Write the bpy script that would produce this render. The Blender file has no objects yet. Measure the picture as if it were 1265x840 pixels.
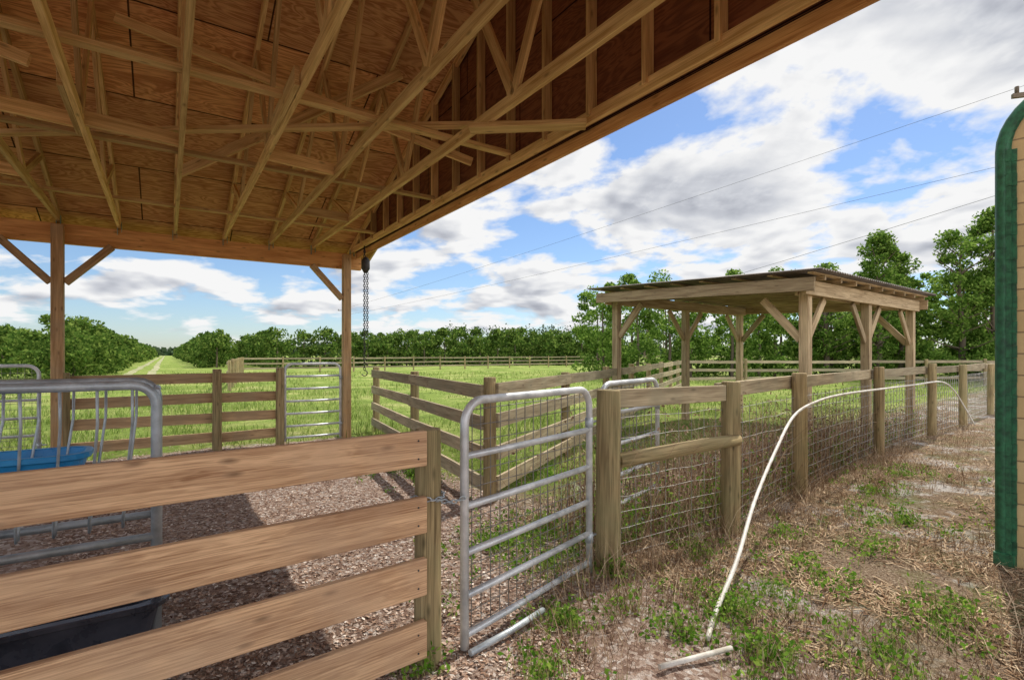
import bpy, math, random
import numpy as np
from mathutils import Vector, Matrix, noise
random.seed(7)
rng = np.random.default_rng(7)
scene = bpy.context.scene
COL = scene.collection

# ------------------------------------------------------------ materials
def new_mat(name):
    m = bpy.data.materials.new(name); m.use_nodes = True
    nt = m.node_tree
    return m, nt, nt.nodes, nt.links, nt.nodes["Principled BSDF"]

def ramp(nodes, stops):
    r = nodes.new("ShaderNodeValToRGB")
    el = r.color_ramp.elements
    while len(el) < len(stops): el.new(0.5)
    for e, (p, c) in zip(el, stops):
        e.position = p; e.color = (*c, 1)
    return r

def mixc(nodes, links, fac, a, b, mode='MIX'):
    n = nodes.new("ShaderNodeMix"); n.data_type = 'RGBA'; n.blend_type = mode
    for sock, val in ((n.inputs[0], fac), (n.inputs[6], a), (n.inputs[7], b)):
        if isinstance(val, (int, float)): sock.default_value = val
        elif isinstance(val, tuple): sock.default_value = (*val, 1)
        else: links.new(val, sock)
    return n.outputs[2]

def mathn(nodes, links, op, a, b=0.0, clamp=False):
    n = nodes.new("ShaderNodeMath"); n.operation = op; n.use_clamp = clamp
    for i, v in enumerate((a, b)):
        if isinstance(v, (int, float)): n.inputs[i].default_value = v
        else: links.new(v, n.inputs[i])
    return n.outputs[0]

def noise_tex(nodes, links, vec, scale, detail=4, rough=0.55, dist=0.0):
    n = nodes.new("ShaderNodeTexNoise")
    n.inputs["Scale"].default_value = scale; n.inputs["Detail"].default_value = detail
    n.inputs["Roughness"].default_value = rough; n.inputs["Distortion"].default_value = dist
    if vec is not None: links.new(vec, n.inputs["Vector"])
    return n.outputs["Fac"]

def maprange(nodes, links, v, a, b, c=0.0, d=1.0):
    n = nodes.new("ShaderNodeMapRange"); n.clamp = True
    links.new(v, n.inputs[0])
    for i, x in enumerate((a, b, c, d)): n.inputs[i+1].default_value = x
    return n.outputs[0]

def wood(name, dark, light, knots=0.6, grain=22, var=0.35, stain=None, rough=0.8, bump=0.35, rings=0.0):
    m, nt, N, L, bs = new_mat(name)
    uv = N.new("ShaderNodeUVMap")
    mp = N.new("ShaderNodeMapping"); mp.inputs["Scale"].default_value = (1.0, grain, 1)
    L.new(uv.outputs[0], mp.inputs[0])
    g = noise_tex(N, L, mp.outputs[0], 1.6, 3, 0.6, 0.5)
    if rings:
        rg = mathn(N, L, 'SINE', mathn(N, L, 'MULTIPLY', g, 60.0))
        g = mathn(N, L, 'ADD', g, mathn(N, L, 'MULTIPLY', rg, rings))
    mp2 = N.new("ShaderNodeMapping"); mp2.inputs["Scale"].default_value = (0.7, grain*4.5, 1)
    L.new(uv.outputs[0], mp2.inputs[0])
    g2 = noise_tex(N, L, mp2.outputs[0], 3.0, 3, 0.7)
    gg = mathn(N, L, 'ADD', mathn(N, L, 'MULTIPLY', g, 0.5), mathn(N, L, 'MULTIPLY', g2, 0.5))
    r = ramp(N, [(0.39, dark), (0.60, light)]); L.new(gg, r.inputs[0])
    col = r.outputs[0]
    mp3 = N.new("ShaderNodeMapping"); mp3.inputs["Scale"].default_value = (3.0, 9.0, 1)
    L.new(uv.outputs[0], mp3.inputs[0])
    vo = N.new("ShaderNodeTexVoronoi"); vo.voronoi_dimensions='2D'; vo.inputs["Scale"].default_value = 1.0
    L.new(mp3.outputs[0], vo.inputs["Vector"])
    sc_ = N.new("ShaderNodeSeparateColor"); L.new(vo.outputs["Color"], sc_.inputs[0])
    kn = mathn(N, L, 'MULTIPLY', maprange(N, L, vo.outputs["Distance"], 0.03, 0.14, knots, 0.0), mathn(N, L, 'GREATER_THAN', sc_.outputs[0], 0.62))
    col = mixc(N, L, kn, col, tuple(c*0.35 for c in dark))
    ge = N.new("ShaderNodeNewGeometry")
    v = maprange(N, L, ge.outputs["Random Per Island"], 0, 1, 1.0-var, 1.0+var*0.5)
    vm = N.new("ShaderNodeVectorMath"); vm.operation = 'SCALE'
    L.new(col, vm.inputs[0]); L.new(v, vm.inputs[3]); col = vm.outputs[0]
    if stain:
        tc = N.new("ShaderNodeTexCoord")
        s = maprange(N, L, noise_tex(N, L, tc.outputs["Object"], 2.3, 3, 0.65), 0.42, 0.68, 0, 0.6)
        col = mixc(N, L, s, col, stain)
    L.new(col, bs.inputs["Base Color"])
    bs.inputs["Roughness"].default_value = rough
    bs.inputs["Specular IOR Level"].default_value = 0.25
    b = N.new("ShaderNodeBump"); b.inputs["Strength"].default_value = bump; b.inputs["Distance"].default_value = 0.008
    L.new(gg, b.inputs["Height"]); L.new(b.outputs[0], bs.inputs["Normal"])
    return m

def metal(name, c1, c2, metallic=0.5, rough=0.45, scale=8):
    m, nt, N, L, bs = new_mat(name)
    tc = N.new("ShaderNodeTexCoord")
    n = noise_tex(N, L, tc.outputs["Object"], scale, 4, 0.65)
    r = ramp(N, [(0.35, c1), (0.65, c2)]); L.new(n, r.inputs[0]); L.new(r.outputs[0], bs.inputs["Base Color"])
    bs.inputs["Metallic"].default_value = metallic
    rr = maprange(N, L, n, 0.3, 0.7, rough-0.12, rough+0.15); L.new(rr, bs.inputs["Roughness"])
    return m

def leafmat(name, stops, trans=0.35):
    m, nt, N, L, bs = new_mat(name)
    N.remove(bs)
    ge = N.new("ShaderNodeNewGeometry")
    r = ramp(N, stops); L.new(ge.outputs["Random Per Island"], r.inputs[0])
    df = N.new("ShaderNodeBsdfDiffuse"); L.new(r.outputs[0], df.inputs[0])
    if trans<=0:
        L.new(df.outputs[0], N["Material Output"].inputs[0]); return m
    tr = N.new("ShaderNodeBsdfTranslucent"); L.new(r.outputs[0], tr.inputs[0])
    mx = N.new("ShaderNodeMixShader"); mx.inputs[0].default_value = trans
    L.new(df.outputs[0], mx.inputs[1]); L.new(tr.outputs[0], mx.inputs[2])
    L.new(mx.outputs[0], N["Material Output"].inputs[0])
    return m

M_truss = wood("truss_lumber", (0.48, 0.27, 0.09), (0.84, 0.58, 0.26), 0.6, 14, 0.35)
M_header = wood("header_lumber", (0.48, 0.21, 0.07), (0.80, 0.44, 0.17), 0.6, 9, 0.2)
M_board = wood("fence_board_wood", (0.31, 0.16, 0.08), (0.74, 0.48, 0.28), 0.7, 11, 0.18, stain=(0.54, 0.36, 0.23), rings=.045, bump=.6)
M_gray = wood("weathered_board", (0.22, 0.165, 0.10), (0.50, 0.41, 0.27), 0.6, 12, 0.4, stain=(0.30, 0.27, 0.18))
M_post = wood("round_post_wood", (0.15, 0.105, 0.05), (0.50, 0.38, 0.20), 0.7, 16, 0.25, stain=(0.26, 0.24, 0.12), bump=0.9)
M_shed = wood("shed_lumber", (0.30, 0.21, 0.12), (0.64, 0.50, 0.31), 0.5, 12, 0.35)
M_barnpost = wood("barn_post_wood", (0.29, 0.16, 0.07), (0.60, 0.39, 0.20), 0.6, 12, 0.15, stain=(0.38, 0.27, 0.16))
M_galv = metal("galvanized_tube", (0.48, 0.50, 0.52), (0.74, 0.75, 0.76), 0.35, 0.4)
M_galvd = metal("galvanized_worn", (0.32, 0.36, 0.39), (0.54, 0.59, 0.63), 0.4, 0.45)
M_wire = metal("fence_wire", (0.13, 0.115, 0.10), (0.30, 0.28, 0.26), 0.3, 0.5)
M_chain = metal("chain_steel", (0.015, 0.015, 0.018), (0.07, 0.06, 0.055), 0.2, 0.6)
M_tie = metal("hurricane_tie", (0.12, 0.30, 0.27), (0.3, 0.45, 0.4), 0.4, 0.5)
M_roofmetal = metal("roof_sheet_metal", (0.10, 0.085, 0.075), (0.24, 0.20, 0.17), 0.1, 0.7, 3)
M_green = metal("green_painted_trim", (0.010, 0.065, 0.030), (0.030, 0.17, 0.075), 0.0, 0.5, 22)
M_blue = metal("blue_plastic", (0.012, 0.20, 0.50), (0.025, 0.30, 0.66), 0.0, 0.35, 5)
M_black = metal("dark_trough_plastic", (0.025, 0.03, 0.045), (0.07, 0.075, 0.10), 0.0, 0.28, 6)
M_pvc = metal("white_pipe", (0.50, 0.46, 0.40), (0.78, 0.75, 0.69), 0.0, 0.5, 9)
M_cable = metal("black_cable", (0.06, 0.06, 0.065), (0.09, 0.09, 0.09), 0.0, 0.6)
M_bark = wood("bark", (0.10, 0.075, 0.05), (0.26, 0.20, 0.14), 0.3, 8)
M_citrus = leafmat("citrus_foliage", [(0.0, (0.035, 0.075, 0.014)), (0.5, (0.095, 0.17, 0.03)), (1.0, (0.24, 0.32, 0.07))], 0.38)
M_tree = leafmat("tree_foliage", [(0.0, (0.05, 0.11, 0.017)), (0.5, (0.14, 0.25, 0.04)), (1.0, (0.33, 0.46, 0.10))], 0.5)
M_pine = leafmat("pine_foliage", [(0.1, (0.035, 0.06, 0.03)), (0.9, (0.10, 0.14, 0.07))], 0.2)
M_grass = leafmat("grass_blades", [(0.0, (0.10, 0.16, 0.03)), (0.55, (0.24, 0.33, 0.07)), (1.0, (0.50, 0.50, 0.21))], 0.45)
M_weed = leafmat("weed_leaves", [(0.0, (0.06, 0.16, 0.015)), (0.6, (0.17, 0.34, 0.04)), (1.0, (0.36, 0.50, 0.09))], 0.4)
M_straw = leafmat("dry_straw", [(0.0, (0.10, 0.055, 0.032)), (0.5, (0.31, 0.20, 0.12)), (1.0, (0.64, 0.50, 0.34))], 0.0)
M_vine = leafmat("dead_vine_stems", [(0.0, (0.11, 0.06, 0.04)), (0.5, (0.29, 0.185, 0.12)), (1.0, (0.56, 0.43, 0.30))], 0.2)
M_chip = leafmat("wood_chips", [(0.0, (0.13, 0.07, 0.05)), (0.4, (0.38, 0.25, 0.18)), (0.8, (0.58, 0.45, 0.37)), (1.0, (0.82, 0.75, 0.68))], 0.0)

def plywood(name, dark, light):
    m, nt, N, L, bs = new_mat(name)
    uv = N.new("ShaderNodeUVMap")
    mp = N.new("ShaderNodeMapping"); mp.inputs["Scale"].default_value = (0.55, 2.6, 1)
    L.new(uv.outputs[0], mp.inputs[0])
    g = noise_tex(N, L, mp.outputs[0], 1.5, 3, 0.55, 1.2)
    wv = mathn(N, L, 'SINE', mathn(N, L, 'MULTIPLY', g, 70.0))
    wv = maprange(N, L, wv, -1, 1, 0, 1)
    mpf = N.new("ShaderNodeMapping"); mpf.inputs["Scale"].default_value = (2.0, 30, 1)
    L.new(uv.outputs[0], mpf.inputs[0])
    f = noise_tex(N, L, mpf.outputs[0], 2.0, 2, 0.7)
    a = mathn(N, L, 'ADD', mathn(N, L, 'MULTIPLY', wv, 0.42), mathn(N, L, 'MULTIPLY', f, 0.58))
    r = ramp(N, [(0.22, dark), (0.72, light)]); L.new(a, r.inputs[0])
    col = r.outputs[0]
    br = N.new("ShaderNodeTexBrick"); L.new(uv.outputs[0], br.inputs["Vector"])
    br.inputs["Scale"].default_value = 1.0; br.inputs["Brick Width"].default_value = 2.44
    br.inputs["Row Height"].default_value = 1.22; br.inputs["Mortar Size"].default_value = 0.009
    br.inputs["Color1"].default_value = (0.74, 0.72, 0.70, 1); br.inputs["Color2"].default_value = (1.1, 1.05, 1.0, 1)
    br.inputs["Mortar"].default_value = (0.08, 0.06, 0.05, 1)
    col = mixc(N, L, 1.0, col, br.outputs["Color"], 'MULTIPLY')
    s = maprange(N, L, noise_tex(N, L, uv.outputs[0], 0.9, 4, 0.7), 0.5, 0.75, 0, 0.45)
    col = mixc(N, L, s, col, tuple(c*0.6 for c in dark))
    L.new(col, bs.inputs["Base Color"]); bs.inputs["Roughness"].default_value = 0.75
    bs.inputs["Specular IOR Level"].default_value = 0.2
    return m
M_ply = plywood("roof_plywood", (0.52, 0.22, 0.08), (0.88, 0.50, 0.22))
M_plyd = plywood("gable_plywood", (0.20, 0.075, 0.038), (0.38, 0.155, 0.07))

# ------------------------------------------------------------ mesh builder
class MB:
    def __init__(s): s.v=[]; s.f=[]; s.uv=[]; s.m=[]; s.sm=[]
    def face(s, idx, uvs, mat=0, smooth=False):
        s.f.append(tuple(idx)); s.uv.extend(uvs); s.m.append(mat); s.sm.append(smooth)
    def quad(s, pts, uvs=None, mat=0):
        b=len(s.v); s.v.extend([tuple(p) for p in pts])
        s.face(range(b,b+len(pts)), uvs or [(p[0],p[1]) for p in pts], mat)
    def beam(s, p0, p1, w, h, up=(0,0,1), mat=0):
        p0=Vector(p0); p1=Vector(p1); d=(p1-p0); Lg=d.length; d.normalize()
        up=Vector(up)
        side=d.cross(up)
        if side.length<1e-4: side=d.cross(Vector((0.8,0.6,0)))
        side.normalize(); u2=side.cross(d).normalized()
        b=len(s.v)
        for p in (p0,p1):
            for a,c in ((-1,-1),(1,-1),(1,1),(-1,1)):
                s.v.append(tuple(p+side*(a*w/2)+u2*(c*h/2)))
        o=random.uniform(0,40); o2=random.uniform(0,40)
        dims=[w,h,w,h]; acc=0
        for i in range(4):
            j=(i+1)%4
            s.face((b+i,b+j,b+4+j,b+4+i),[(o,o2+acc),(o,o2+acc+dims[i]),(o+Lg,o2+acc+dims[i]),(o+Lg,o2+acc)],mat)
            acc+=dims[i]
        s.face((b+3,b+2,b+1,b),[(o,o2),(o+w*.2,o2),(o+w*.2,o2+h),(o,o2+h)],mat)
        s.face((b+4,b+5,b+6,b+7),[(o,o2),(o+w*.2,o2),(o+w*.2,o2+h),(o,o2+h)],mat)
    def tube(s, pts, r, n=10, mat=0, cap=True, jit=0.0, smooth=True, ref0=None):
        pts=[Vector(p) for p in pts]; k=len(pts)
        rs = r if isinstance(r,(list,tuple)) else [r]*k
        o=random.uniform(0,40); o2=random.uniform(0,40)
        b=len(s.v); ref=ref0; acc=0; us=[]
        ph=[random.uniform(-1,1) for _ in range(n)]
        for i,p in enumerate(pts):
            if i==0: t=pts[1]-pts[0]
            elif i==k-1: t=pts[-1]-pts[-2]
            else: t=(pts[i+1]-pts[i]).normalized()+(pts[i]-pts[i-1]).normalized()
            t.normalize()
            if ref is None:
                ref=t.cross(Vector((0,0,1)))
                if ref.length<0.05: ref=t.cross(Vector((0,1,0)))
                ref.normalize()
            ref=(ref-t*ref.dot(t)).normalized(); bi=t.cross(ref)
            if i>0: acc+=(pts[i]-pts[i-1]).length
            us.append(acc)
            for j in range(n):
                a=2*math.pi*j/n
                rr=rs[i]*(1+jit*ph[j]*0.6+jit*random.uniform(-.4,.4))
                s.v.append(tuple(p+(ref*math.cos(a)+bi*math.sin(a))*rr))
        circ=2*math.pi*max(rs)
        for i in range(k-1):
            for j in range(n):
                j2=(j+1)%n
                v0=o2+circ*j/n; v1=o2+circ*(j+1)/n
                s.face((b+i*n+j,b+(i+1)*n+j,b+(i+1)*n+j2,b+i*n+j2),[(o+us[i],v0),(o+us[i+1],v0),(o+us[i+1],v1),(o+us[i],v1)],mat,smooth)
        if cap:
            for base,rev in ((b,False),(b+(k-1)*n,True)):
                idx=list(range(base,base+n))
                if rev: idx=idx[::-1]
                rr=max(rs)
                s.face(idx,[(o+rr*.3*math.cos(2*math.pi*q/n),o2+rr*math.sin(2*math.pi*q/n)) for q in range(n)],mat)
    def build(s, name, mats, parent=None, bevel=0):
        me=bpy.data.meshes.new(name); me.from_pydata(s.v,[],s.f)
        for m in mats: me.materials.append(m)
        uvl=me.uv_layers.new(name="UVMap")
        uvl.data.foreach_set("uv", np.array(s.uv,dtype=np.float32).ravel())
        me.polygons.foreach_set("material_index", s.m); me.polygons.foreach_set("use_smooth", s.sm)
        me.update()
        ob=bpy.data.objects.new(name,me); COL.objects.link(ob)
        if parent: ob.parent=parent
        if bevel:
            md=ob.modifiers.new("bevel",'BEVEL'); md.width=bevel; md.segments=1; md.limit_method='ANGLE'; md.angle_limit=math.radians(50)
        return ob

def empty(name):
    e=bpy.data.objects.new(name,None); COL.objects.link(e); return e

def mesh_np(name, verts, tris, mats, midx=None, parent=None):
    me=bpy.data.meshes.new(name); M=len(tris)
    me.vertices.add(len(verts)); me.vertices.foreach_set("co",np.asarray(verts,dtype=np.float32).ravel())
    me.loops.add(3*M); me.loops.foreach_set("vertex_index",np.asarray(tris,dtype=np.int32).ravel())
    me.polygons.add(M); me.polygons.foreach_set("loop_start",np.arange(M,dtype=np.int32)*3)
    for m in mats: me.materials.append(m)
    if midx is not None: me.polygons.foreach_set("material_index",np.asarray(midx,dtype=np.int32))
    me.update(calc_edges=True); me.validate()
    ob=bpy.data.objects.new(name,me); COL.objects.link(ob)
    if parent: ob.parent=parent
    return ob

# ------------------------------------------------------------ frame of reference
U=Vector((-0.555,0.832,0)); V=Vector((0.832,0.555,0)); P2=Vector((-3.1,9.7,0))
def B(t,s,z=0.0): 
    p=P2-V*t-U*s; return Vector((p.x,p.y,z))
FP=[(0.72,3.89),(1.98,4.70),(3.29,5.92),(5.9,8.33),(8.3,10.24),(10.1,11.6),(12.6,13.65),(15.6,16.1),(19,19)]

def sm(x,a,b):
    t=np.clip((x-a)/(b-a),0,1); return t*t*(3-2*t)
def zones(x,y):
    t=2.8-(0.832*x+0.555*y)
    s=9.79-(-0.555*x+0.832*y)
    d=-0.64*(x-0.72)+0.77*(y-3.89)
    inb=sm(t,-0.9,0.2)*sm(s,-0.6,0.1)
    field=sm(d,0.6,3.0)*(1-inb)
    return inb,field,d,t,s

# ------------------------------------------------------------ ground
def axis(lo,hi,fine,outer):
    a=list(np.arange(lo,hi,fine)); step=fine; x=hi; up=[]
    while x<outer: up.append(x); step*=1.22; x+=step
    up.append(outer); step=fine; x=lo-fine; dn=[]
    while x>-outer: dn.append(x); step*=1.22; x-=step
    dn.append(-outer)
    return np.array(dn[::-1]+a+up)
ax=axis(-8,12,0.08,2500.0); ay=axis(0.5,13,0.08,2500.0)
GX,GY=np.meshgrid(ax,ay)
nv=GX.size
X=GX.ravel(); Y=GY.ravel()
Z=np.zeros(nv)
near=(X>-12)&(X<16)&(Y>-3)&(Y<20)
fall=sm(X,-12,-9)*(1-sm(X,13,16))*sm(Y,-3,-1)*(1-sm(Y,16,20))
for i in np.nonzero(near)[0]:
    p=Vector((X[i],Y[i],0))
    Z[i]=(noise.noise(p*0.7)*0.03+noise.noise(p*3.1)*0.018+noise.noise(p*8)*0.012)*fall[i]
inb,field,dd,tt,ss=zones(X,Y)
nx=len(ax); ny=len(ay)
ii=np.arange(nv).reshape(ny,nx)
a=ii[:-1,:-1].ravel(); b=ii[:-1,1:].ravel(); c=ii[1:,1:].ravel(); d=ii[1:,:-1].ravel()
tris=np.concatenate([np.stack([a,b,c],1),np.stack([a,c,d],1)])

m,nt,N,L,bs=new_mat("ground_soil")
tc=N.new("ShaderNodeTexCoord"); at=N.new("ShaderNodeVertexColor"); at.layer_name="zones"
sp=N.new("ShaderNodeSeparateColor"); L.new(at.outputs[0],sp.inputs[0])
O=tc.outputs["Object"]
n_big=noise_tex(N,L,O,0.9,3,0.6); n_mid=noise_tex(N,L,O,6,4,0.7); n_fine=noise_tex(N,L,O,60,3,0.75)
r1=ramp(N,[(0.32,(0.085,0.055,0.035)),(0.5,(0.25,0.175,0.115)),(0.68,(0.48,0.39,0.29))]); L.new(n_fine,r1.inputs[0])
sand=ramp(N,[(0.3,(0.42,0.38,0.34)),(0.7,(0.75,0.72,0.69))]); L.new(n_fine,sand.inputs[0])
sm_=maprange(N,L,mathn(N,L,'ADD',mathn(N,L,'MULTIPLY',n_big,0.6),mathn(N,L,'MULTIPLY',n_mid,0.4)),0.52,0.59,0,.9)
base=mixc(N,L,sm_,r1.outputs[0],sand.outputs[0])
gp=maprange(N,L,noise_tex(N,L,O,1.7,3,0.65),0.48,0.64,0,0.6)
base=mixc(N,L,gp,base,(0.14,0.165,0.05))
vo=N.new("ShaderNodeTexVoronoi"); vo.inputs["Scale"].default_value=38; L.new(O,vo.inputs["Vector"])
sc=N.new("ShaderNodeSeparateColor"); L.new(vo.outputs["Color"],sc.inputs[0])
r2=ramp(N,[(0.0,(0.17,0.10,0.075)),(0.5,(0.42,0.30,0.235)),(0.85,(0.58,0.48,0.42)),(1.0,(0.76,0.70,0.65))]); L.new(sc.outputs[0],r2.inputs[0])
yv=mixc(N,L,maprange(N,L,n_mid,0.35,0.7,0,0.5),r2.outputs[0],(0.32,0.22,0.17))
base=mixc(N,L,sp.outputs[0],base,yv)
r3=ramp(N,[(0.32,(0.14,0.20,0.04)),(0.5,(0.25,0.33,0.075)),(0.62,(0.42,0.44,0.16)),(0.74,(0.54,0.49,0.30))]); L.new(noise_tex(N,L,O,0.35,5,0.75),r3.inputs[0])
r3b=ramp(N,[(0.3,(0.5,0.55,0.45)),(0.7,(1.1,1.08,1.0))]); L.new(n_mid,r3b.inputs[0])
gr=mixc(N,L,1.0,r3.outputs[0],r3b.outputs[0],'MULTIPLY')
ff=maprange(N,L,mathn(N,L,'ADD',sp.outputs[1],mathn(N,L,'MULTIPLY',mathn(N,L,'SUBTRACT',n_mid,0.5),1.2)),0.35,0.65)
ff=mathn(N,L,'MULTIPLY',ff,mathn(N,L,'GREATER_THAN',sp.outputs[1],0.02))
base=mixc(N,L,ff,base,gr)
L.new(base,bs.inputs["Base Color"]); bs.inputs["Roughness"].default_value=0.95; bs.inputs["Specular IOR Level"].default_value=0.1
bp=N.new("ShaderNodeBump"); bp.inputs["Strength"].default_value=1.0; bp.inputs["Distance"].default_value=0.035
L.new(n_fine,bp.inputs["Height"]); L.new(bp.outputs[0],bs.inputs["Normal"])
g=mesh_np("ground",np.stack([X,Y,Z],1),tris,[m])
ca=g.data.color_attributes.new("zones",'FLOAT_COLOR','POINT')
ca.data.foreach_set("color",np.stack([inb,field,np.zeros(nv),np.ones(nv)],1).astype(np.float32).ravel())
def ground_z(x,y):
    p=Vector((x,y,0)); return noise.noise(p*0.7)*0.03+noise.noise(p*3.1)*0.018+noise.noise(p*8)*0.012

m,nt,N,L,bs=new_mat("sandy_path_soil")
tc=N.new("ShaderNodeTexCoord")
r=ramp(N,[(0.42,(0.17,0.22,0.06)),(0.62,(0.50,0.42,0.29))]); L.new(noise_tex(N,L,tc.outputs["Object"],0.8,5,0.75),r.inputs[0]); L.new(r.outputs[0],bs.inputs["Base Color"]); bs.inputs["Roughness"].default_value=0.95
mb=MB()
for c0,c1 in ((-3.2,-2.5),(-1.5,-.8)):
    prev=None
    for i in range(60):
        y=32+ (i/59)**2*500
        w=random.uniform(-.15,.15)
        cur=((-0.668*y+c0+w,y,0.02),(-0.668*y+c1+w,y,0.02))
        if prev: mb.quad([prev[0],prev[1],cur[1],cur[0]])
        prev=cur
mb.build("dirt_path",[m])

# ------------------------------------------------------------ main barn
barn=empty("pole_barn")
PZ=3.66; SL=0.36; RS=5.4; SP=2*RS
def rz(s): return PZ+SL*(s if s<=RS else 2*RS-s)
TMAX=8.5; T0=-0.55
mb=MB()
def slab(s0,s1):
    q=[B(T0,s0,rz(s0)),B(TMAX,s0,rz(s0)),B(TMAX,s1,rz(s1)),B(T0,s1,rz(s1))]
    uv=[(0,s0),(TMAX-T0,s0),(TMAX-T0,s1),(0,s1)]
    mb.quad(q,uv,0)
    q2=[p+Vector((0,0,0.03)) for p in q]
    mb.quad(q2[::-1],uv[::-1],1)
    for i in range(4):
        j=(i+1)%4; mb.quad([q[j],q[i],q2[i],q2[j]],[(0,0),(1,0),(1,.1),(0,.1)],0)
slab(-0.6,RS); slab(RS,SP+.6)
mb.build("roof_deck",[M_ply,M_roofmetal],barn)
mb=MB()
gt=-0.16
for tt_,rev in ((gt,False),(gt-0.02,True)):
    q=[B(tt_,0.0,3.5),B(tt_,SP,3.5),B(tt_,SP,rz(SP)-.01),B(tt_,RS,rz(RS)-.01),B(tt_,0.0,rz(0)-.01)]
    uv=[(0,0),(12,0),(12,.1),(6,2.2),(0,.1)]
    mb.quad(q if not rev else q[::-1],uv if not rev else uv[::-1])
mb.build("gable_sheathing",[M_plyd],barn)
mb=MB()
zc=3.55
ts=[-0.11+0.7*i for i in range(13)]
W=0.042
tie=MB()
for k,t in enumerate(ts):
    j=random.uniform(-.015,.015)
    mb.beam(B(t+j,-0.12,zc),B(t-j,SP+.3,zc),W,0.10)
    mb.beam(B(t,-0.58,rz(-.58)-.075),B(t,RS,rz(RS)-.075),W,0.10)
    mb.beam(B(t,RS,rz(RS)-.075),B(t,SP+.55,rz(SP+.55)-.075),W,0.10)
    nodes=[((1.3,1),(2.2,0)),((2.2,0),(3.6,1)),((3.6,1),(4.3,0)),((4.3,0),(5.35,1))]
    if k==0:
        for sx in np.arange(0.6,SP,0.6):
            mb.beam(B(t,sx,zc),B(t,sx,rz(sx)-.08),W,0.09,up=V)
    else:
        for (sa,ua),(sb,ub) in nodes:
            for mir in (0,1):
                a_,b_=(sa,sb) if not mir else (SP-sa,SP-sb)
                o=random.choice((-1,1))*0.003
                mb.beam(B(t+o,a_,(rz(a_)-.1) if ua else zc+.02),B(t+o,b_,(rz(b_)-.1) if ub else zc+.02),W-.008,0.09)
    if k in (3,5,6,8):
        sc_=random.uniform(4,6.5); mb.beam(B(t+W+.002,sc_-.5,zc+.02),B(t+W+.002,sc_+.5,zc+.02),W-.004,0.14)
    tie.beam(B(t+.03,-.045,3.40),B(t+.03,-.045,3.56),0.006,0.045,up=U)
    tie.beam(B(t-.025,.02,3.43),B(t-.025,.02,3.58),0.004,0.05,up=U)
for sx,zz in ((5.4,zc+.075),(3.6,zc+.075),(1.3,zc+.075),(8.5,zc+.075)):
    mb.beam(B(-0.09,sx,zz),B(8.3,sx+.08,zz),0.09,0.04)
for sx in (3.3,5.2):
    mb.beam(B(-0.05,sx,rz(sx)-.19),B(8.3,sx,rz(sx)-.19),0.09,0.04)
mb.beam(B(0.2,5.9,zc+.12),B(5.6,2.0,zc+.12),0.09,0.04)
mb.beam(B(-0.05,4.7,zc+.2),B(3.2,3.7,rz(3.7)-.25),0.04,0.09)
mb.beam(B(0.55,4.1,rz(4.1)-.3),B(2.7,2.6,zc+.15),0.04,0.12)
mb.beam(B(-0.05,6.6,zc-.075),B(0.7,6.0,zc-.075),0.14,0.04)
mb.beam(B(4.2,1.4,zc+.15),B(8.2,4.6,zc+.15),0.04,0.09)
mb.beam(B(3.6,4.9,zc+.1),B(7.8,4.2,rz(4.2)-.3),0.04,0.09)
for i in range(1,11):
    if random.random()<.6:
        sx=random.choice((2.2,4.3,4.1)); mb.beam(B(ts[i],sx,zc+.02),B(ts[i+1],sx+.1,zc+.02),0.04,0.12)
mb.beam(B(T0+.03,-.6,rz(-.6)-.07),B(T0+.03,RS,rz(RS)-.07),0.04,0.13)
mb.beam(B(T0+.03,RS,rz(RS)-.07),B(T0+.03,SP+.6,rz(SP+.6)-.07),0.04,0.13)
for sx in np.arange(0.0,SP+.2,0.61):
    mb.beam(B(T0+.05,sx,rz(sx)-.05),B(-0.19,sx,rz(sx)-.05),0.04,0.08)
mb.build("trusses",[M_truss],barn,bevel=0.003)
tie.build("truss_ties",[M_tie],barn)
mb=MB()
for s0 in (-0.105,SP+.1):
    mb.beam(B(-0.30,s0,3.34),B(TMAX-.1,s0,3.34),0.08,0.29)
mb.beam(B(T0+.05,-.62,rz(-.62)-.06),B(TMAX,-.62,rz(-.62)-.06),0.03,0.13)
mb.beam(B(-.20,-.02,3.49),B(-.20,SP+.2,3.49),0.04,0.19)
mb.build("header_beams",[M_header],barn,bevel=0.004)
mb=MB()
for s0 in (0.0,SP):
    for t in (0.0,4.1,8.2):
        mb.beam(B(t,s0,-.3),B(t,s0,3.45),0.14,0.14,up=U)
        for sg in (-1,1):
            if t==0 and sg==-1: continue
            if t==8.2 and sg==1: continue
            mb.beam(B(t+sg*.08,s0,2.62),B(t+sg*.62,s0-.0,3.20),0.09,0.10)
mb.build("posts",[M_barnpost],barn,bevel=0.006)

# chain hoist
ch=MB()
cx=B(-0.10,0.75,0)
def link(mb,c,axis_ang,R=0.018,Hh=0.030,r=0.0065):
    pts=[]
    for i in range(9):
        a=2*math.pi*i/8
        lx=math.cos(a)*R; lz=math.sin(a)*Hh
        pts.append(Vector((c[0]+lx*math.cos(axis_ang),c[1]+lx*math.sin(axis_ang),c[2]+lz)))
    mb.tube(pts,r,5,0,cap=False)
z=3.40; k=0
while z>1.32:
    link(ch,(cx.x+random.uniform(-.002,.002),cx.y,z),(k%2)*math.pi/2+.4); z-=0.043; k+=1
z=3.1;k=0
while z>1.9:
    link(ch,(cx.x+.05,cx.y,z),(k%2)*math.pi/2+.4); z-=0.043;k+=1
ch.tube([cx+Vector((0,0,3.5)),cx+Vector((0,0,3.36))],0.012,8)
ch.tube([cx+Vector((0.02,0,3.30)),cx+Vector((0.02,0,3.24)),cx+Vector((0.02,0,3.10)),cx+Vector((0.02,0,3.02))],[0.03,0.075,0.075,0.03],12)
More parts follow.
